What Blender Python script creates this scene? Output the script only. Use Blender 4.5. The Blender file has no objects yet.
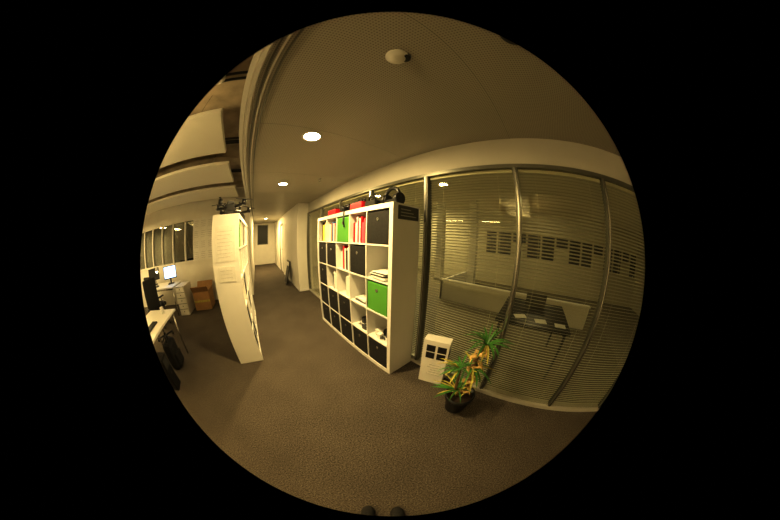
import bpy, bmesh, math, random
from mathutils import Matrix, Vector, Euler
random.seed(7)
sc=bpy.context.scene
# ------------------------------------------------------------ materials
def mat(name,col,rough=.5,metal=0.,var=0.,scale=8.,bump=0.,bscale=60.,emis=0.,spec=.5,ecol=None):
    m=bpy.data.materials.new(name);m.use_nodes=True;nt=m.node_tree;b=nt.nodes['Principled BSDF']
    b.inputs['Base Color'].default_value=(*col,1);b.inputs['Roughness'].default_value=rough
    b.inputs['Metallic'].default_value=metal;b.inputs['Specular IOR Level'].default_value=spec
    tc=nt.nodes.new('ShaderNodeTexCoord')
    if var>0:
        n=nt.nodes.new('ShaderNodeTexNoise');n.inputs['Scale'].default_value=scale;n.inputs['Detail'].default_value=6
        nt.links.new(tc.outputs['Object'],n.inputs['Vector'])
        r=nt.nodes.new('ShaderNodeValToRGB')
        r.color_ramp.elements[0].position=.3;r.color_ramp.elements[1].position=.7
        r.color_ramp.elements[0].color=(*[max(0,c*(1-var)) for c in col],1)
        r.color_ramp.elements[1].color=(*[min(1,c*(1+var)) for c in col],1)
        nt.links.new(n.outputs['Fac'],r.inputs['Fac']);nt.links.new(r.outputs['Color'],b.inputs['Base Color'])
    if bump>0:
        n=nt.nodes.new('ShaderNodeTexNoise');n.inputs['Scale'].default_value=bscale;n.inputs['Detail'].default_value=4
        nt.links.new(tc.outputs['Object'],n.inputs['Vector'])
        bp=nt.nodes.new('ShaderNodeBump');bp.inputs['Strength'].default_value=bump;bp.inputs['Distance'].default_value=.01
        nt.links.new(n.outputs['Fac'],bp.inputs['Height']);nt.links.new(bp.outputs['Normal'],b.inputs['Normal'])
    if emis>0:
        b.inputs['Emission Color'].default_value=(*(ecol or col),1);b.inputs['Emission Strength'].default_value=emis
    return m
def carpet():
    m=mat('carpet_mat',(.12,.105,.085),.8,spec=.2);nt=m.node_tree;b=nt.nodes['Principled BSDF']
    tc=nt.nodes.new('ShaderNodeTexCoord')
    n1=nt.nodes.new('ShaderNodeTexNoise');n1.inputs['Scale'].default_value=85;n1.inputs['Detail'].default_value=4;n1.inputs['Roughness'].default_value=.75
    n2=nt.nodes.new('ShaderNodeTexNoise');n2.inputs['Scale'].default_value=2.2;n2.inputs['Detail'].default_value=6
    for n in(n1,n2):nt.links.new(tc.outputs['Object'],n.inputs['Vector'])
    r=nt.nodes.new('ShaderNodeValToRGB');e=r.color_ramp.elements
    e[0].position=.40;e[0].color=(.052,.043,.034,1);e[1].position=.62;e[1].color=(.21,.178,.145,1)
    nt.links.new(n1.outputs['Fac'],r.inputs['Fac'])
    mx=nt.nodes.new('ShaderNodeMixRGB');mx.blend_type='MULTIPLY';mx.inputs['Fac'].default_value=.35
    r2=nt.nodes.new('ShaderNodeValToRGB');r2.color_ramp.elements[0].position=.35;r2.color_ramp.elements[0].color=(.5,.5,.5,1);r2.color_ramp.elements[1].position=.65
    nt.links.new(n2.outputs['Fac'],r2.inputs['Fac'])
    nt.links.new(r.outputs['Color'],mx.inputs['Color1']);nt.links.new(r2.outputs['Color'],mx.inputs['Color2'])
    nt.links.new(mx.outputs['Color'],b.inputs['Base Color'])
    bp=nt.nodes.new('ShaderNodeBump');bp.inputs['Strength'].default_value=.35;bp.inputs['Distance'].default_value=.004
    nt.links.new(n1.outputs['Fac'],bp.inputs['Height']);nt.links.new(bp.outputs['Normal'],b.inputs['Normal'])
    return m
def perforated():
    m=mat('perforated_metal_mat',(.72,.70,.64),.5,spec=.5);nt=m.node_tree;b=nt.nodes['Principled BSDF']
    tc=nt.nodes.new('ShaderNodeTexCoord')
    v=nt.nodes.new('ShaderNodeTexVoronoi');v.inputs['Scale'].default_value=60;v.inputs['Randomness'].default_value=0
    nt.links.new(tc.outputs['Object'],v.inputs['Vector'])
    r=nt.nodes.new('ShaderNodeValToRGB');e=r.color_ramp.elements
    e[0].position=.22;e[0].color=(.26,.24,.20,1);e[1].position=.3;e[1].color=(.48,.45,.38,1)
    nt.links.new(v.outputs['Distance'],r.inputs['Fac']);nt.links.new(r.outputs['Color'],b.inputs['Base Color'])
    return m
def glassm(name,tint=(.92,.92,.86),r0=.02):
    m=bpy.data.materials.new(name);m.use_nodes=True;nt=m.node_tree;nt.nodes.clear()
    o=nt.nodes.new('ShaderNodeOutputMaterial');t=nt.nodes.new('ShaderNodeBsdfTransparent');t.inputs[0].default_value=(*tint,1)
    g=nt.nodes.new('ShaderNodeBsdfGlossy');g.inputs['Roughness'].default_value=.01;g.inputs['Color'].default_value=(.95,.95,.9,1)
    f=nt.nodes.new('ShaderNodeLayerWeight');f.inputs['Blend'].default_value=.5
    p=nt.nodes.new('ShaderNodeMath');p.operation='POWER';p.inputs[1].default_value=5
    a=nt.nodes.new('ShaderNodeMath');a.operation='MULTIPLY_ADD';a.inputs[1].default_value=1-r0;a.inputs[2].default_value=r0
    nt.links.new(f.outputs['Facing'],p.inputs[0]);nt.links.new(p.outputs[0],a.inputs[0])
    mx=nt.nodes.new('ShaderNodeMixShader');nt.links.new(a.outputs[0],mx.inputs[0]);nt.links.new(t.outputs[0],mx.inputs[1]);nt.links.new(g.outputs[0],mx.inputs[2])
    nt.links.new(mx.outputs[0],o.inputs['Surface']);return m
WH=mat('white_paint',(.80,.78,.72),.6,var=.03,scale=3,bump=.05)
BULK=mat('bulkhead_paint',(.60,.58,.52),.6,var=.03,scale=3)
WL=mat('white_laminate',(.86,.85,.82),.35,var=.02,scale=5)
PANEL=mat('white_acoustic_panel',(.85,.82,.72),.8,bump=.1,bscale=200)
CONC=mat('concrete',(.44,.37,.27),.9,var=.35,scale=3,bump=.4,bscale=25)
CARP=carpet();PERF=perforated()
BLK=mat('black_fabric',(.018,.017,.016),.8,var=.3,scale=40)
BLKP=mat('black_plastic',(.015,.015,.016),.35)
DGR=mat('dark_grey_plastic',(.06,.06,.06),.5)
GRN=mat('green_plastic',(.12,.38,.06),.45)
RED=mat('red_plastic',(.55,.015,.03),.4)
PNK=mat('pink_card',(.72,.10,.15),.6)
BLU=mat('blue_card',(.06,.15,.4),.6)
YEL=mat('yellow_card',(.75,.55,.08),.6)
PAP=mat('paper',(.82,.81,.77),.8,var=.05,scale=20)
ORG=mat('orange_card',(.7,.25,.06),.6)
MET=mat('brushed_metal',(.45,.45,.42),.3,metal=.9,var=.05)
ALU=mat('light_aluminium',(.62,.61,.56),.4,metal=.3)
MULL=mat('mullion_metal',(.20,.20,.17),.35,metal=.6)
CHR=mat('steel',(.6,.6,.58),.25,metal=1)
SLAT=mat('blind_slat',(.78,.76,.66),.5,metal=.1)
GL=glassm('glass_mat');GLD=glassm('window_glass',(.5,.55,.5),.2)
NIGHT=mat('night_backdrop',(.02,.022,.022),.4)
CARD=mat('cardboard',(.42,.25,.11),.85,var=.1,scale=10)
LEAF=mat('leaf_green',(.07,.22,.04),.5,var=.4,scale=12)
LEAFY=mat('leaf_yellow',(.50,.44,.10),.6,var=.3,scale=12)
GOLD=mat('gold_tinsel',(.72,.50,.20),.4,metal=.1,var=.3,scale=30)
SOIL=mat('soil',(.05,.03,.02),.95,bump=.6)
BARK=mat('bark',(.22,.14,.07),.9,bump=.6,bscale=40)
WARM=(1.,.755,.34)
LAMP=mat('lamp_lens',(1,.95,.8),.4,emis=30,ecol=(1,.88,.58))
SCRN=mat('screen_glow',(.2,.4,.9),.3,emis=3,ecol=(.45,.65,1))
BULB=mat('bulb_glow',(1,.9,.6),.4,emis=8,ecol=(1,.85,.5))
INK=mat('ink',(.1,.1,.1),.8);INKL=mat('ink_faint',(.5,.49,.46),.8)
RUB=mat('rubber',(.03,.03,.03),.9)
# ------------------------------------------------------------ mesh accumulator
class B:
    def __init__(s,name):
        s.name=name;s.bm=bmesh.new();s.mats=[]
    def mi(s,m):
        if m not in s.mats:s.mats.append(m)
        return s.mats.index(m)
    def _fin(s,vs,m,smooth=False):
        i=s.mi(m)
        fs=set(f for v in vs for f in v.link_faces)
        for f in fs:f.material_index=i;f.smooth=smooth
    def box(s,c,d,m,rot=(0,0,0),bev=0.):
        M=Matrix.Translation(c)@Euler(rot).to_matrix().to_4x4()@Matrix.Diagonal((*d,1))
        vs=bmesh.ops.create_cube(s.bm,size=1,matrix=M)['verts']
        if bev>0:
            es=list(set(e for v in vs for e in v.link_edges))
            i=s.mi(m)
            for f in set(f for v in vs for f in v.link_faces):f.material_index=i
            bmesh.ops.bevel(s.bm,geom=es,offset=bev,segments=2,affect='EDGES',profile=.6,material=-1)
        else:s._fin(vs,m)
    def bb(s,a,b,m,bev=0.):
        s.box([(a[i]+b[i])/2 for i in range(3)],[abs(b[i]-a[i]) for i in range(3)],m,bev=bev)
    def cyl(s,c,r1,r2,h,m,rot=(0,0,0),seg=24,smooth=True):
        M=Matrix.Translation(c)@Euler(rot).to_matrix().to_4x4()
        vs=bmesh.ops.create_cone(s.bm,cap_ends=True,segments=seg,radius1=r1,radius2=r2,depth=h,matrix=M)['verts']
        s._fin(vs,m,False)
        for f in set(f for v in vs for f in v.link_faces):
            if len(f.verts)==4:f.smooth=smooth
    def sph(s,c,r,m,sc_=(1,1,1),rot=(0,0,0),seg=20):
        M=Matrix.Translation(c)@Euler(rot).to_matrix().to_4x4()@Matrix.Diagonal((r*sc_[0],r*sc_[1],r*sc_[2],1))
        vs=bmesh.ops.create_uvsphere(s.bm,u_segments=seg,v_segments=seg//2+2,radius=1,matrix=M)['verts'];s._fin(vs,m,True)
    def tube(s,pts,r,m,seg=8):
        pts=[Vector(p) for p in pts];rings=[]
        rr=r if isinstance(r,(list,tuple)) else [r]*len(pts)
        for i,p in enumerate(pts):
            t=(pts[min(i+1,len(pts)-1)]-pts[max(i-1,0)]).normalized()
            a=Vector((0,0,1)) if abs(t.z)<.9 else Vector((1,0,0))
            u=t.cross(a).normalized();v=t.cross(u)
            rings.append([s.bm.verts.new(p+(u*math.cos(k*2*math.pi/seg)+v*math.sin(k*2*math.pi/seg))*rr[i]) for k in range(seg)])
        i0=s.mi(m)
        for a,b in zip(rings,rings[1:]):
            for k in range(seg):
                f=s.bm.faces.new((a[k],a[(k+1)%seg],b[(k+1)%seg],b[k]));f.material_index=i0;f.smooth=True
        for e in(rings[0],rings[-1]):
            f=s.bm.faces.new(e);f.material_index=i0
    def lathe(s,c,prof,m,seg=32):
        rings=[[s.bm.verts.new((c[0]+r*math.cos(k*2*math.pi/seg),c[1]+r*math.sin(k*2*math.pi/seg),c[2]+z)) for k in range(seg)] for r,z in prof]
        i0=s.mi(m)
        for a,b in zip(rings,rings[1:]):
            for k in range(seg):
                f=s.bm.faces.new((a[k],a[(k+1)%seg],b[(k+1)%seg],b[k]));f.material_index=i0;f.smooth=True
    def leaf(s,base,dir_,L,w,droop,m):
        n=7;d=Vector(dir_).normalized();side=d.cross(Vector((0,0,1)))
        if side.length<.1:side=Vector((1,0,0))
        side.normalize();p=Vector(base);rows=[]
        for i in range(n+1):
            t=i/n;ww=w*math.sin(math.pi*min(1,.12+t*.88))**.7 if i<n else .0008
            rows.append((s.bm.verts.new(p-side*ww/2),s.bm.verts.new(p+Vector((0,0,-.15*ww))),s.bm.verts.new(p+side*ww/2)))
            p=p+d*L/n;d=(d+Vector((0,0,-droop/n))).normalized()
        i0=s.mi(m)
        for a,b in zip(rows,rows[1:]):
            for k in range(2):
                f=s.bm.faces.new((a[k],a[k+1],b[k+1],b[k]));f.material_index=i0;f.smooth=True
    def done(s,origin=None,M=None):
        if M is not None:bmesh.ops.transform(s.bm,matrix=M,verts=s.bm.verts)
        bmesh.ops.recalc_face_normals(s.bm,faces=s.bm.faces)
        if origin is None:
            xs=[v.co for v in s.bm.verts]
            origin=Vector([(min(v[i] for v in xs)+max(v[i] for v in xs))/2 for i in range(3)])
        origin=Vector(origin)
        bmesh.ops.translate(s.bm,verts=s.bm.verts,vec=-origin)
        me=bpy.data.meshes.new(s.name);s.bm.to_mesh(me);s.bm.free()
        for m in s.mats:me.materials.append(m)
        o=bpy.data.objects.new(s.name,me);o.location=origin;sc.collection.objects.link(o);return o
H=2.50;GX=1.505;EX=-.28;HC=3.05
BX,BY,CY=1.17,4.95,11.6
# ------------------------------------------------------------ shell
b=B('floor');b.bb((-6.2,-2.7,-.1),(GX+.06,CY+.1,0),CARP);b.done((0,0,0))
b=B('ceiling');b.bb((EX,-2.6,H),(GX+.1,CY,H+.05),PERF)
for y in [k*1.25-2.4 for k in range(12)]:
    b.bb((EX,y-.0015,H-.001),(GX,y+.0015,H+.001),MULL)
b.done((0,0,0))
b=B('ceiling_concrete');b.bb((-6.2,-2.7,HC),(EX+.2,5.4,HC+.12),CONC);b.done((0,0,0))
b=B('trim_ceiling_edge')
b.bb((EX-.03,-2.6,H-.03),(EX,5.2,H+.12),WH)
for i,x in enumerate((EX+.03,EX+.06,EX+.10)):
    b.bb((x,-2.6,H-.014),(x+.012,CY,H),MULL if i!=1 else WH)
b.bb((EX-.10,-2.6,H+.02),(EX-.06,5.2,H+.06),WH)
b.done()
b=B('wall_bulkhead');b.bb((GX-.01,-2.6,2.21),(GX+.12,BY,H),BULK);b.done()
b=B('wall_back');b.bb((-6.2,-2.75,0),(GX+.1,-2.6,HC),WH);b.done()
b=B('wall_left');b.bb((-6.3,-2.7,0),(-6.15,5.4,HC),WH);b.done()
d0,d1=7.9,8.8
for a,c,zz in((BY,d0-.07,0),(d1+.07,CY,0),(d0-.07,d1+.07,2.17)):
    b=B('wall_corridor_block');b.bb((BX,a,zz),(GX+.12,c,H),WH);b.done()
b=B('door_1')
b.bb((BX+.03,d0,.005),(BX+.07,d1,2.1),WL);b.bb((BX,d0-.068,0),(BX+.08,d0,2.165),MULL);b.bb((BX,d1,0),(BX+.08,d1+.068,2.165),MULL);b.bb((BX,d0,2.1),(BX+.08,d1,2.165),MULL)
b.tube([(BX+.03,d0+.1,1.05),(BX-.02,d0+.1,1.05),(BX-.02,d0+.22,1.05)],.01,CHR);b.done()
b=B('wall_end')
W0,W1=-.02,.72
b.bb((-.4,CY,0),(BX+.1,CY+.15,1.2),WH);b.bb((-.4,CY,2.4),(BX+.1,CY+.15,H),WH);b.bb((-.4,CY,1.2),(W0,CY+.15,2.4),WH);b.bb((W1,CY,1.2),(BX+.1,CY+.15,2.4),WH);b.done()
b=B('window_1');
b.bb((W0,CY+.06,1.2),(W1,CY+.08,2.4),NIGHT)
for a in(W0,W1-.04):b.bb((a,CY,1.2),(a+.04,CY+.08,2.4),MULL)
for z in(1.2,2.36):b.bb((W0,CY,z),(W1,CY+.08,z+.04),MULL)
b.done()
b=B('wall_corridor');b.bb((-.42,5.3,0),(-.28,CY,HC),WH);b.done()
b=B('wall_office')
Y=5.3
b.bb((-6.2,Y,0),(-.42,Y+.12,1.15),WH);b.bb((-6.2,Y,2.3),(-.42,Y+.12,HC),WH);b.bb((-1.45,Y,1.15),(-.42,Y+.12,2.3),WH)
b.done()
b=B('window_2')
b.bb((-6.2,Y+.09,1.15),(-1.45,Y+.1,2.3),NIGHT)
b.bb((-6.2,Y+.05,1.15),(-1.45,Y+.055,2.3),GLD)
x=-6.2
while x<-1.4:
    b.bb((x-.03,Y-.01,1.15),(x+.03,Y+.09,2.3),WH);x+=.59
b.bb((-6.2,Y-.02,1.12),(-1.45,Y+.09,1.18),WH);b.bb((-6.2,Y-.01,2.26),(-1.45,Y+.09,2.31),WH)
b.done()
b=B('baseboard_corridor');b.bb((BX-.012,BY-.012,0),(BX,d0-.07,.07),WL);b.bb((BX-.012,BY-.012,0),(GX-.04,BY,.07),WL);b.bb((BX-.012,d1+.07,0),(BX,CY,.07),WL);b.done()
for y0,y1 in((1.36,2.28),(2.66,3.62),(3.98,4.9),(.05,.98)):
    b=B('ceiling_acoustic_panel');b.bb((-4.6,y0,2.68),(-.66,y1,2.73),PANEL,bev=.01)
    for x in(-4.2,-2.6,-1.0):
        for yy in(y0+.1,y1-.1):b.tube([(x,yy,2.72),(x,yy,HC)],.004,CHR,6)
    b.done()
b=B('ceiling_conduits')
for y in(1.12,1.2,2.42,2.5,2.56,3.75,3.84):
    b.tube([(-6,y,HC-.06),(-.4,y,HC-.06)],.016,DGR)
b.done()
# ------------------------------------------------------------ glass partition
M=[2.905,1.975,1.045,.115,-.82,-1.75,-2.58,3.835,BY-.02]
GT=2.185
b=B('glass_partition_frame')
for y in M:
    b.bb((GX-.03,y-.022,.04),(GX+.05,y+.022,GT),MULL)
    b.bb((GX-.04,y-.006,.04),(GX-.03,y+.006,GT),CHR)
b.bb((GX-.045,-2.6,0),(GX+.06,BY,.045),ALU);b.bb((GX-.035,-2.6,GT),(GX+.06,BY,2.22),MULL)
b.done()
Ms=sorted(M)
b=B('window_3')
for a,c in zip(Ms,Ms[1:]):
    b.bb((GX-.008,a+.02,.045),(GX-.002,c-.02,GT),GL)
b.done()
b=B('venetian_blinds')
for a,c in zip(Ms,Ms[1:]):
    z=.07
    while z<GT-.03:
        b.box((GX+.032,(a+c)/2,z),(.028,c-a-.06,.0012),SLAT,rot=(0,.36,0));z+=.0275
    b.bb((GX+.012,a+.03,GT-.03),(GX+.048,c-.03,GT),SLAT)
    for yy in(a+.18,c-.18):b.bb((GX+.029,yy-.001,.06),(GX+.031,yy+.001,GT),SLAT)
b.done()
# neighbouring room behind glass
FL2=mat('neighbour_floor',(.20,.18,.13),.6,var=.1)
GW=mat('neighbour_wall',(.58,.55,.43),.7)
b=B('floor_neighbour_room');b.bb((GX+.06,-6,-.1),(8,9,0),FL2);b.done()
b=B('ceiling_neighbour_room');b.bb((GX+.12,-6,2.9),(8,9,3),GW);b.done()
b=B('wall_right')
b.bb((7,-6,0),(7.1,9,1.1),GW);b.bb((7,-6,1.95),(7.1,9,2.9),GW);b.bb((7,1.9,1.1),(7.1,9,1.95),GW)
b.done()
b=B('window_4');b.bb((7.05,-6,1.1),(7.1,1.9,1.95),NIGHT)
y=-6;k=0
while y<1.9:
    b.bb((6.98,y-.04,1.1),(7.05,y+.04,1.95),GW)
    if k%3==1:b.bb((7.0,y+.04,1.1),(7.04,y+.58,1.6),GW)
    y+=.62;k+=1
b.done()
b=B('wall_neighbour_side');b.bb((GX+.13,8.9,0),(8,9,2.9),GW);b.bb((GX+.13,-6.1,0),(8,-6,2.9),GW);b.done()
for yy in(1.9,3.2):
    b=B('white_column')
    b.bb((5.6,yy,0),(5.85,yy+.25,2.9),WH,bev=.005);b.bb((5.58,yy-.02,0),(5.87,yy+.27,.08),MET);b.done()
def table(name,x0,y0,x1,y1,z,top,leg,th=.03,lr=.02):
    b=B(name);b.bb((x0,y0,z-th),(x1,y1,z),top,bev=.004)
    for x in(x0+.06,x1-.06):
        for y in(y0+.06,y1-.06):b.cyl((x,y,(z-th)/2),lr,lr,z-th,leg,seg=12)
    b.bb((x0+.08,y0+.07,z-th-.05),(x1-.08,y0+.09,z-th),leg);b.bb((x0+.08,y1-.09,z-th-.05),(x1-.08,y1-.07,z-th),leg)
    return b.done()
table('dark_meeting_table',1.95,-.75,2.95,.30,.70,BLKP,DGR)
b=B('desk_papers')
for i in range(3):
    b.box((2.12+.03*i,-.6+i*.3,.7025+.001*i),(.12,.17,.003),PAP,rot=(0,0,.2*i))
b.done()
b=B('laptop_computer')
b.box((2.5,-.2,.711),(.24,.34,.018),DGR,bev=.004);b.box((2.64,-.2,.81),(.012,.34,.2),DGR,rot=(0,.2,0),bev=.003);b.box((2.49,-.2,.721),(.13,.3,.003),BLKP);b.done()
b=B('low_white_partition');b.bb((3.9,-1.8,0),(3.96,2.2,.5),WL,bev=.005);b.bb((3.9,2.14,0),(6.4,2.2,.5),WL);b.bb((3.87,-1.82,.5),(3.99,2.23,.53),WL);b.done()
# ------------------------------------------------------------ shelves
S=1.85;T=.05;t=.016;C=(S-2*T-4*t)/5;D=.378
def shelf(x0,y0,name='cube_shelving_unit'):
    b=B(name)
    b.bb((x0,y0,0),(x0+D,y0+T,S),WL,bev=.002);b.bb((x0,y0+S-T,0),(x0+D,y0+S,S),WL,bev=.002)
    b.bb((x0,y0+T,0),(x0+D,y0+S-T,T),WL);b.bb((x0,y0+T,S-T),(x0+D,y0+S-T,S),WL)
    for i in range(1,5):
        p=T+i*C+(i-1)*t
        b.bb((x0+.003,y0+p,T),(x0+D-.003,y0+p+t,S-T),WL);b.bb((x0+.004,y0+T,p),(x0+D-.004,y0+S-T,p+t),WL)
    return b.done()
def cell(x0,y0,c,r):
    yy=y0+T+c*(C+t);zz=S-T-(r+1)*C-r*t
    return yy,zz
def sbox(x0,y0,c,r,m,face=-1,name='black_storage_box'):
    yy,zz=cell(x0,y0,c,r);b=B(name);g=.008
    xa,xb=x0+.012,x0+D-.02
    b.bb((xa,yy+g,zz),(xb,yy+C-g,zz+C-.02),m,bev=.004)
    xf=xa if face<0 else xb
    b.bb((xf-.004,yy+g+.01,zz+.01),(xf+.004,yy+C-g-.01,zz+C-.03),m,bev=.002)
    b.cyl((xf+face*.006,yy+C/2,zz+C*.72),.018,.018,.006,CHR,rot=(0,math.pi/2,0),seg=16)
    b.done()
def books(x0,y0,c,r,cols,fill=1.,face=-1,name='binder_row',hmin=.22,hmax=.31,seq=False):
    yy,zz=cell(x0,y0,c,r);b=B(name);y=yy+.01;i=0
    while y<yy+C*fill-.05:
        w=random.uniform(.018,.05);h=random.uniform(hmin,hmax);d=random.uniform(.2,.28)
        x=x0+.03 if face<0 else x0+D-.03-d
        b.bb((x,y,zz),(x+d,y+w-.002,zz+h),cols[i%len(cols)] if seq else random.choice(cols),bev=.002);y+=w;i+=1
    b.done()
def papers(x0,y0,c,r,name='paper_stack',n=8):
    yy,zz=cell(x0,y0,c,r);b=B(name);z=zz
    for i in range(n):
        h=random.uniform(.004,.015)
        b.box((x0+.17+random.uniform(-.02,.02),yy+C/2+random.uniform(-.02,.02),z+h/2),(.29,.22,h),random.choice([PAP,PAP,PAP,WL,DGR]),rot=(0,0,random.uniform(-.08,.08)));z+=h
    b.done()
def clutter(x0,y0,c,r,name='electronics_clutter'):
    yy,zz=cell(x0,y0,c,r);b=B(name)
    for i in range(6):
        w,d,h=random.uniform(.05,.12),random.uniform(.05,.12),random.uniform(.03,.12)
        b.box((x0+.07+.04*i,yy+.08+random.random()*(C-.17),zz+h/2),(d,w,h),random.choice([BLKP,DGR,PAP,PAP,MET]),rot=(0,0,random.random()*.4-.2),bev=.004)
    pts=[(x0+.06+.02*math.sin(a*1.7),yy+.1+.13*(a/20)+.03*math.sin(a),zz+.012+.03*abs(math.sin(a*.6))) for a in range(20)]
    b.tube(pts,.004,BLKP,6);b.done()
X1,Y1=1.079,1.105
shelf(X1,Y1)
BK=[BLKP,PAP,ORG,YEL,BLU,RED,PNK,GRN,PAP]
for c,r in((0,0),(1,1),(0,4),(1,4),(2,4),(3,4),(4,4),(3,1),(3,3),(4,1),(2,3),(4,3),(4,2)):
    sbox(X1,Y1,c,r,BLK)
sbox(X1,Y1,2,0,GRN,name='green_storage_box');sbox(X1,Y1,0,2,GRN,name='green_storage_box')
books(X1,Y1,1,0,[PAP,RED,PNK,PNK,RED,PAP,PNK,PAP],.95,seq=True);books(X1,Y1,3,0,[PAP,YEL,PNK,PAP,BLU,ORG,PAP],seq=True);books(X1,Y1,2,1,[PNK,PAP,BLKP,PAP,RED,PAP,YEL],.85,seq=True);books(X1,Y1,4,0,[PAP,PAP,BLKP,YEL],.8)
papers(X1,Y1,0,1);clutter(X1,Y1,0,3);papers(X1,Y1,1,2,n=4);clutter(X1,Y1,1,3);books(X1,Y1,2,2,[PAP,BLKP,PAP],.5);books(X1,Y1,3,2,[GRN,BLKP,PAP],.6)
b=B('shelf_label_sign');b.bb((X1+.06,Y1-.006,1.70),(X1+.35,Y1,1.83),DGR,bev=.002)
for k in range(3):b.bb((X1+.09,Y1-.008,1.73+.03*k),(X1+.31-.04*k,Y1-.005,1.738+.03*k),MET)
b.done()
X2,Y2=-.63,2.14
shelf(X2,Y2)
for c,r in((0,3),(0,4),(1,4),(1,2),(2,3),(2,0)):sbox(X2,Y2,c,r,BLK,1)
sbox(X2,Y2,0,0,GRN,1,'green_storage_box')
books(X2,Y2,0,1,BK,.9,1);books(X2,Y2,1,0,BK,.9,1);books(X2,Y2,0,2,BK,.7,1);books(X2,Y2,2,1,BK,.8,1);books(X2,Y2,3,1,BK,.8,1)
b=B('posted_paper_sheet');b.bb((X2+.05,Y2-.004,1.33),(X2+.33,Y2,1.72),PAP)
for k in range(8):b.bb((X2+.08,Y2-.0055,1.66-.04*k),(X2+.29-.03*(k%3),Y2-.0035,1.663-.04*k),INKL)
b.done()
b=B('posted_paper_sheet');b.box((X2+.19,Y2-.004,1.19),(.24,.003,.17),PAP,rot=(0,.05,0))
for k in range(3):b.bb((X2+.1,Y2-.0065,1.23-.04*k),(X2+.27,Y2-.0045,1.233-.04*k),INKL)
b.done()
def drone(cx,cy,z,s=1.,rot=0.):
    b=B('quadcopter_drone')
    b.box((0,0,.10*s),(.16*s,.16*s,.09*s),BLKP,bev=.01*s);b.box((0,0,.16*s),(.10*s,.12*s,.05*s),DGR,bev=.006*s)
    for k in range(4):
        a=math.pi/4+k*math.pi/2;ex,ey=math.cos(a)*.24*s,math.sin(a)*.24*s
        b.tube([(0,0,.10*s),(ex,ey,.13*s)],.018*s,BLKP);b.cyl((ex,ey,.145*s),.03*s,.03*s,.07*s,BLKP,seg=16)
        b.box((ex,ey,.185*s),(.24*s,.028*s,.006*s),BLKP,rot=(0,.06,a+.6))
        b.tube([(ex*.35,ey*.35,.09*s),(ex*.5,ey*.5,.011)],.011*s,BLKP,6)
    for yy in(-.09,.09):b.tube([(-.14*s,yy*s,.01*s),(.14*s,yy*s,.01*s)],.01*s,BLKP,6)
    b.done(M=Matrix.Translation((cx,cy,z))@Matrix.Rotation(rot,4,'Z'))
drone(X2+.2,Y2+.24,S,1.0,.3)
drone(X2+.2,Y2+.78,S,1.05,.9)
b=B('black_camera_bag');b.box((X2+.2,Y2+1.3,S+.08),(.28,.34,.16),BLK,bev=.03);b.tube([(X2+.2,Y2+1.18,S+.15),(X2+.2,Y2+1.22,S+.23),(X2+.2,Y2+1.38,S+.23),(X2+.2,Y2+1.42,S+.15)],.012,BLK);b.done()
b=B('black_headset')
hx,hy=X1+.15,Y1+.17
arc=[(hx,hy+.10*math.cos(a),S+.085+.10*math.sin(a)) for a in [math.pi*k/12 for k in range(13)]]
b.tube(arc,.02,BLKP)
for sg in(-1,1):b.cyl((hx,hy+sg*.09,S+.062),.062,.062,.05,BLKP,rot=(math.pi/2,0,0));b.cyl((hx,hy+sg*.06,S+.062),.05,.055,.02,DGR,rot=(math.pi/2,0,0))
b.box((hx+.01,hy,S+.03),(.12,.14,.06),BLKP,bev=.015)
b.done()
b=B('black_camera_bag');b.box((X1+.15,Y1+.42,S+.04),(.2,.18,.08),BLK,bev=.02);b.tube([(X1+.1,Y1+.36,S+.07),(X1+.08,Y1+.38,S+.12),(X1+.08,Y1+.46,S+.12),(X1+.1,Y1+.49,S+.07)],.01,BLK);b.done()
b=B('red_tool_case');cx,cy=X1+.13,Y1+.68
b.box((cx,cy,S+.045),(.18,.26,.09),RED,bev=.012);b.box((cx,cy,S+.094),(.17,.24,.012),BLKP,bev=.004)
b.tube([(cx,cy-.07,S+.095),(cx,cy-.07,S+.135),(cx,cy+.07,S+.135),(cx,cy+.07,S+.095)],.014,BLKP);b.done()
b=B('video_camera');cx,cy=X1+.15,Y1+1.03
b.box((cx,cy,S+.05),(.1,.2,.1),BLKP,bev=.012);b.cyl((cx-.09,cy-.03,S+.055),.035,.04,.09,BLKP,rot=(0,-math.pi/2,0));b.box((cx,cy+.02,S+.125),(.04,.12,.02),BLKP,bev=.005)
b.tube([(cx,cy-.03,S+.1),(cx,cy-.03,S+.13)],.008,BLKP);b.done()
b=B('red_tool_case');cx,cy=X1+.13,Y1+1.36
b.box((cx,cy,S+.045),(.18,.28,.09),RED,bev=.01);b.box((cx,cy,S+.097),(.14,.2,.016),BLKP,bev=.004);b.done()
b=B('hanging_cable')
b.tube([(X1+.1,Y1+.87,S+.01),(X1+.02,Y1+.87,S+.012),(X1-.012,Y1+.87,S-.01),(X1-.014,Y1+.87,S-.12),(X1-.012,Y1+.85,S-.2)],.01,BLKP);b.done()
# ------------------------------------------------------------ white printed box by glass
b=B('white_product_box')
b.bb((-.06,-.135,0),(.06,.135,.59),WL,bev=.003)
for i in range(2):
    for k in range(2):
        b.bb((-.063,-.11+.115*i,.37+.09*k),(-.059,-.11+.115*i+.09,.37+.09*k+.075),BLKP)
for k in range(5):b.bb((-.063,-.09,.14+.035*k),(-.059,.06-.02*(k%3),.146+.035*k),INKL)
for k in range(2):b.bb((-.045+.048*k,-.138,.40),(-.005+.048*k,-.134,.47),BLKP)
b.done(M=Matrix.Translation((1.345,.70,0))@Matrix.Rotation(.28,4,'Z'))
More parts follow.
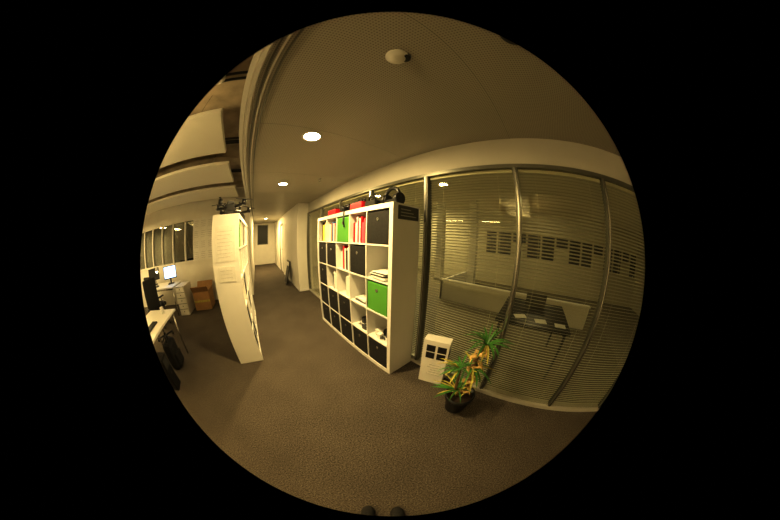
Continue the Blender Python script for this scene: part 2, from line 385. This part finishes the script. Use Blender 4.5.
# ------------------------------------------------------------ potted plant
px_,py_=1.14,.25
b=B('potted_plant')
b.lathe((px_,py_,0),[(0,0),(.10,0),(.135,.20),(.145,.20),(.145,.235),(.13,.235),(.125,.19),(0,.19)],BLKP)
b.cyl((px_,py_,.195),.122,.122,.01,SOIL)
tr=[(px_+.025*math.sin(k*.8)+.012*k,py_+.02*math.cos(k*1.1)-.004*k,.19+.072*k) for k in range(9)]
b.tube(tr,[.026-.001*k for k in range(9)],BARK)
tr2=[(px_-.03+.004*k,py_+.05+.006*k,.19+.055*k) for k in range(7)];b.tube(tr2,.015,BARK)
coil=[]
for k in range(120):
    u=k/120;i=u*7.9;j=int(i);f=i-j;p=Vector(tr[j])*(1-f)+Vector(tr[j+1])*f
    a=u*2*math.pi*4;r=.042+.022*math.sin(k*.7)
    coil.append(p+Vector((math.cos(a)*r,math.sin(a)*r,0)))
b.tube(coil,[.016+.007*math.sin(k*1.3) for k in range(120)],GOLD,6)
for k in range(90):
    p=coil[random.randrange(120)];b.leaf(p,(random.uniform(-1,1),random.uniform(-1,1),random.uniform(-.5,.8)),random.uniform(.03,.08),.015,1.,random.choice([GOLD,LEAFY]))
def spray(base,n,zl,zh,l0,l1,dr0,dr1,bias=(0,0)):
    for k in range(n):
        a=2*math.pi*(k+random.random()*.7)/n
        b.leaf(base,(math.cos(a)+bias[0],math.sin(a)+bias[1],random.uniform(zl,zh)),random.uniform(l0,l1),random.uniform(.015,.024),random.uniform(dr0,dr1),LEAF if random.random()<.88 else LEAFY)
spray((px_-.02,py_+.04,.27),16,.5,1.0,.2,.30,.7,1.3,(-.1,.5))
spray(tr2[-1],18,.3,1.2,.16,.24,1.,1.7,(-.2,.4))
spray(tr[8],24,.2,1.3,.18,.28,1.,2.,(-.1,-.3))
spray(tr[5],15,.1,.8,.17,.28,1.,2.2,(0,-.6))
o=b.done()
for v in o.data.vertices:
    w=v.co.x+o.location.x
    if w>GX-.055:v.co.x=GX-.055-o.location.x-.002*random.random()
# ------------------------------------------------------------ ceiling fixtures
def downlight(x,y,z=H,p=28):
    b=B('ceiling_downlight')
    b.lathe((x,y,z),[(.075,-.001),(.10,-.001),(.10,-.008),(.085,-.012),(.075,-.002)],WH)
    b.cyl((x,y,z-.004),.076,.076,.004,LAMP);b.done()
    l=bpy.data.lights.new('downlight_beam','AREA');l.shape='DISK';l.size=.15;l.energy=p;l.color=WARM
    lo=bpy.data.objects.new('downlight_beam',l);lo.location=(x,y,z-.02);sc.collection.objects.link(lo)
downlight(.38,1.48,p=48);downlight(.41,3.17,p=48);downlight(.41,8.9,p=70)  # the farthest one is added to brighten the corridor end
b=B('smoke_detector')
b.lathe((.35,.36,H),[(0,-.05),(.03,-.05),(.04,-.042),(.05,-.02),(.058,-.018),(.058,0)],WH)
b.cyl((.378,.332,H-.02),.025,.03,.04,BLKP);b.done()
b=B('ceiling_sprinkler');b.cyl((.98,2.73,H-.005),.03,.03,.01,CHR);b.cyl((.98,2.73,H-.03),.008,.008,.05,CHR);b.cyl((.98,2.73,H-.056),.018,.018,.004,CHR);b.done()
b=B('ceiling_vent');b.lathe((.42,-.25,H),[(0,-.006),(.03,-.006),(.035,-.012),(.055,-.012),(.06,0)],DGR);b.done()
# ------------------------------------------------------------ office area
table('white_office_desk',-2.6,1.38,-1.78,2.62,.72,WL,CHR)
table('white_office_desk',-4.4,4.25,-2.78,5.05,.72,WL,CHR)
def keyboard(x,y,z,r):
    b=B('computer_keyboard');b.box((0,0,.008),(.14,.4,.016),DGR,bev=.004)
    for i in range(4):
        for k in range(12):b.box((-.05+.033*i,-.18+.0325*k,.018),(.026,.026,.006),BLKP)
    b.done(M=Matrix.Translation((x,y,z))@Matrix.Rotation(r,4,'Z'))
keyboard(-2.05,1.9,.72,0)
b=B('coffee_mug');b.lathe((-2.05,2.45,.72),[(0,.002),(.036,.0),(.04,.09),(.036,.09),(.033,.006),(0,.006)],WL);b.tube([(-2.01,2.45,.795),(-1.985,2.45,.78),(-1.985,2.45,.75),(-2.01,2.45,.735)],.005,WL);b.done()
b=B('computer_tower');b.bb((-2.25,1.62,0),(-1.85,1.82,.45),BLKP,bev=.008);b.bb((-1.852,1.65,.3),(-1.846,1.79,.42),DGR);b.cyl((-1.846,1.72,.22),.012,.012,.006,CHR,rot=(0,math.pi/2,0));b.done()
b=B('black_rucksack');b.box((-2.0,2.22,.2),(.22,.32,.4),BLK,bev=.06);b.box((-1.87,2.22,.14),(.07,.24,.2),BLK,bev=.03);b.tube([(-2.0,2.16,.38),(-2.0,2.18,.45),(-2.0,2.26,.45),(-2.0,2.28,.38)],.012,BLK);b.done()
b=B('drawer_pedestal')
b.bb((-2.72,4.3,0),(-2.36,4.86,.70),WL,bev=.003)
for k in range(5):
    b.bb((-2.705,4.285,.03+.133*k),(-2.375,4.30,.03+.133*k+.122),WL,bev=.003);b.cyl((-2.54,4.28,.10+.133*k),.012,.012,.02,BLKP,rot=(math.pi/2,0,0),seg=12)
    b.bb((-2.705,4.288,.153+.133*k),(-2.375,4.298,.161+.133*k),DGR)
b.done()
b=B('cardboard_box')
b.bb((-2.2,4.55,0),(-1.62,5.05,.48),CARD);b.box((-1.91,4.50,.53),(.58,.02,.2),CARD,rot=(.7,0,0));b.box((-1.91,5.1,.53),(.58,.02,.2),CARD,rot=(-.7,0,0))
b.bb((-2.2,4.547,.2),(-1.62,4.549,.25),LEAFY);b.done()
def monitor(x,y,z,r,name='computer_monitor',on=True):
    b=B(name)
    b.box((0,0,.29),(.50,.03,.32),BLKP,bev=.006);b.box((0,-.017,.295),(.46,.004,.28),SCRN if on else DGR)
    b.box((0,.03,.12),(.05,.02,.22),BLKP);b.box((0,.02,.01),(.24,.18,.02),BLKP,bev=.005)
    b.done(M=Matrix.Translation((x,y,z))@Matrix.Rotation(r,4,'Z'))
monitor(-3.12,4.72,.721,.45);monitor(-4.1,4.85,.721,.6,on=False)
b=B('desk_lamp');lx,ly=-3.75,4.55
b.cyl((lx,ly,.73),.08,.08,.02,BLKP);b.tube([(lx,ly,.74),(lx-.05,ly,1.0),(lx+.1,ly-.05,1.2)],.01,BLKP)
b.cyl((lx+.13,ly-.06,1.17),.08,.03,.1,WL);b.sph((lx+.13,ly-.06,1.12),.055,BULB);b.done()
def chair(x,y,r):
    b=B('office_chair')
    for k in range(5):
        a=k*2*math.pi/5;b.tube([(0,0,.09),(.28*math.cos(a),.28*math.sin(a),.07)],.018,BLKP);b.sph((.28*math.cos(a),.28*math.sin(a),.03),.03,RUB,seg=12)
    b.cyl((0,0,.26),.025,.025,.36,CHR);b.box((0,0,.47),(.48,.46,.08),BLK,bev=.03)
    b.box((0,.23,.85),(.44,.06,.56),BLK,rot=(-.12,0,0),bev=.03);b.tube([(0,.1,.43),(0,.27,.45),(0,.27,.7)],.02,BLKP)
    for sg in(-1,1):
        b.tube([(sg*.2,0,.45),(sg*.28,0,.5),(sg*.28,0,.66)],.015,BLKP);b.box((sg*.28,0,.67),(.06,.24,.03),BLKP,bev=.01)
    b.done(M=Matrix.Translation((x,y,0))@Matrix.Rotation(r,4,'Z'))
chair(-3.25,3.75,2.9);chair(-2.75,3.05,1.0)
b=B('posted_wall_papers')
b.bb((-2.3,Y-.025,1.15),(-1.47,Y-.02,2.3),PAP)
for i in range(3):
    for k in range(4):
        x=-2.28+.27*i;z=1.17+.28*k
        b.box((x+.13,Y-.028-.0005*i,z+.135),(.25,.002,.268),PAP,rot=(0,random.uniform(-.03,.03),0))
        for q in range(4):b.box((x+.12,Y-.031,z+.05+.05*q),(.16,.002,.008),INKL)
b.done()
b=B('leaning_picture_board')
b.box((1.07,6.3,.375),(.03,.55,.76),BLKP,rot=(0,.2,0),bev=.004);b.box((1.052,6.3,.38),(.004,.47,.66),PAP,rot=(0,.2,0));b.box((1.0,6.05,.297),(.02,.4,.6),DGR,rot=(0,.25,0));b.done()
al=.7775;F=Vector((math.sin(al),math.cos(al),0));R=Vector((math.cos(al),-math.sin(al),0))
b=B('black_shoes')
for off in(-.115,.065):
    rings=[];seg=16
    for yy,rx,rz in[(.0,.012,.02),(-.02,.032,.04),(-.06,.043,.055),(-.12,.042,.075),(-.18,.038,.095),(-.24,.036,.10),(-.275,.024,.09),(-.285,.008,.06)]:
        c=R*off+F*(-.125+yy)
        rings.append([b.bm.verts.new(c+R*rx*math.cos(a)+Vector((0,0,max(.0,rz*.5+rz*.5*math.sin(a))))) for a in[2*math.pi*k/seg for k in range(seg)]])
    i0=b.mi(BLK)
    for r0,r1 in zip(rings,rings[1:]):
        for k in range(seg):
            f=b.bm.faces.new((r0[k],r0[(k+1)%seg],r1[(k+1)%seg],r1[k]));f.material_index=i0;f.smooth=True
    b.bm.faces.new(rings[0]);b.bm.faces.new(rings[-1])
b.done()
# ------------------------------------------------------------ lights
def area(name,loc,sx,sy,e,col=WARM,rot=(0,0,0)):
    l=bpy.data.lights.new(name,'AREA');l.shape='RECTANGLE';l.size=sx;l.size_y=sy;l.energy=e;l.color=col
    o=bpy.data.objects.new(name,l);o.location=loc;o.rotation_euler=rot;sc.collection.objects.link(o)
for y in(2.0,3.9):  # pendants added out of view on the left as direct fill for the desks
    b=B('added_pendant_fixture');b.bb((-5.2,y-.5,2.46),(-4.9,y+.5,2.50),WL,bev=.005)
    for yy in(y-.4,y+.4):b.tube([(-5.05,yy,2.5),(-5.05,yy,HC)],.004,CHR)
    b.done();area('added_pendant_fill',(-5.05,y,2.45),.26,.9,48)
for x,y,e in((-3.9,.3,90),(-2.4,.4,50)):  # uplighters added out of view to brighten the acoustic panels and concrete
    b=B('added_uplighter_fixture');b.cyl((x,y,.015),.15,.15,.03,DGR);b.cyl((x,y,.93),.015,.015,1.8,CHR)
    b.lathe((x,y,1.8),[(.02,0),(.10,.03),(.16,.10),(.155,.10),(.09,.035),(0,.03)],WL);b.done()
    area('added_uplighter_fill',(x,y,1.92),.2,.2,e,rot=(math.pi,0,0))
for x,y,e in((3.5,-2,9),(3.5,1.5,14),(5.5,-.5,15),(3.5,5.5,16),(5.6,4.2,85)):
    area('neighbour_light',(x,y,2.88),.22,.22,e,(1.,.82,.42))
w=bpy.data.worlds.new('World');sc.world=w;w.use_nodes=True
w.node_tree.nodes['Background'].inputs[0].default_value=(1,.8,.5,1);w.node_tree.nodes['Background'].inputs[1].default_value=.01
# ------------------------------------------------------------ camera
f_,cx_,cy_,p_,ro_,al_,h_=178.43,392.71,266.,.1548,.0245,.7775,1.54
z=F*math.cos(p_)-Vector((0,0,1))*math.sin(p_);y=F*math.sin(p_)+Vector((0,0,1))*math.cos(p_);x=R
x2=x*math.cos(ro_)+y*math.sin(ro_);y2=-x*math.sin(ro_)+y*math.cos(ro_)
cd=bpy.data.cameras.new('camera');cam=bpy.data.objects.new('camera',cd);sc.collection.objects.link(cam)
Mc=Matrix((x2,y2,-z)).transposed().to_4x4();Mc.translation=(0,0,h_);cam.matrix_world=Mc
# circular equisolid fisheye (10.5 mm default lens) on a sensor sized so that f = 178.4 px
cd.type='PANO';cd.sensor_width=10.5*780/f_;cd.clip_start=.02
cd.shift_x=-(cx_-390)/780;cd.shift_y=(cy_-260)/780
sc.camera=cam
sc.view_settings.view_transform='Standard'
sc.view_settings.exposure=.3
sc.view_settings.gamma=.78
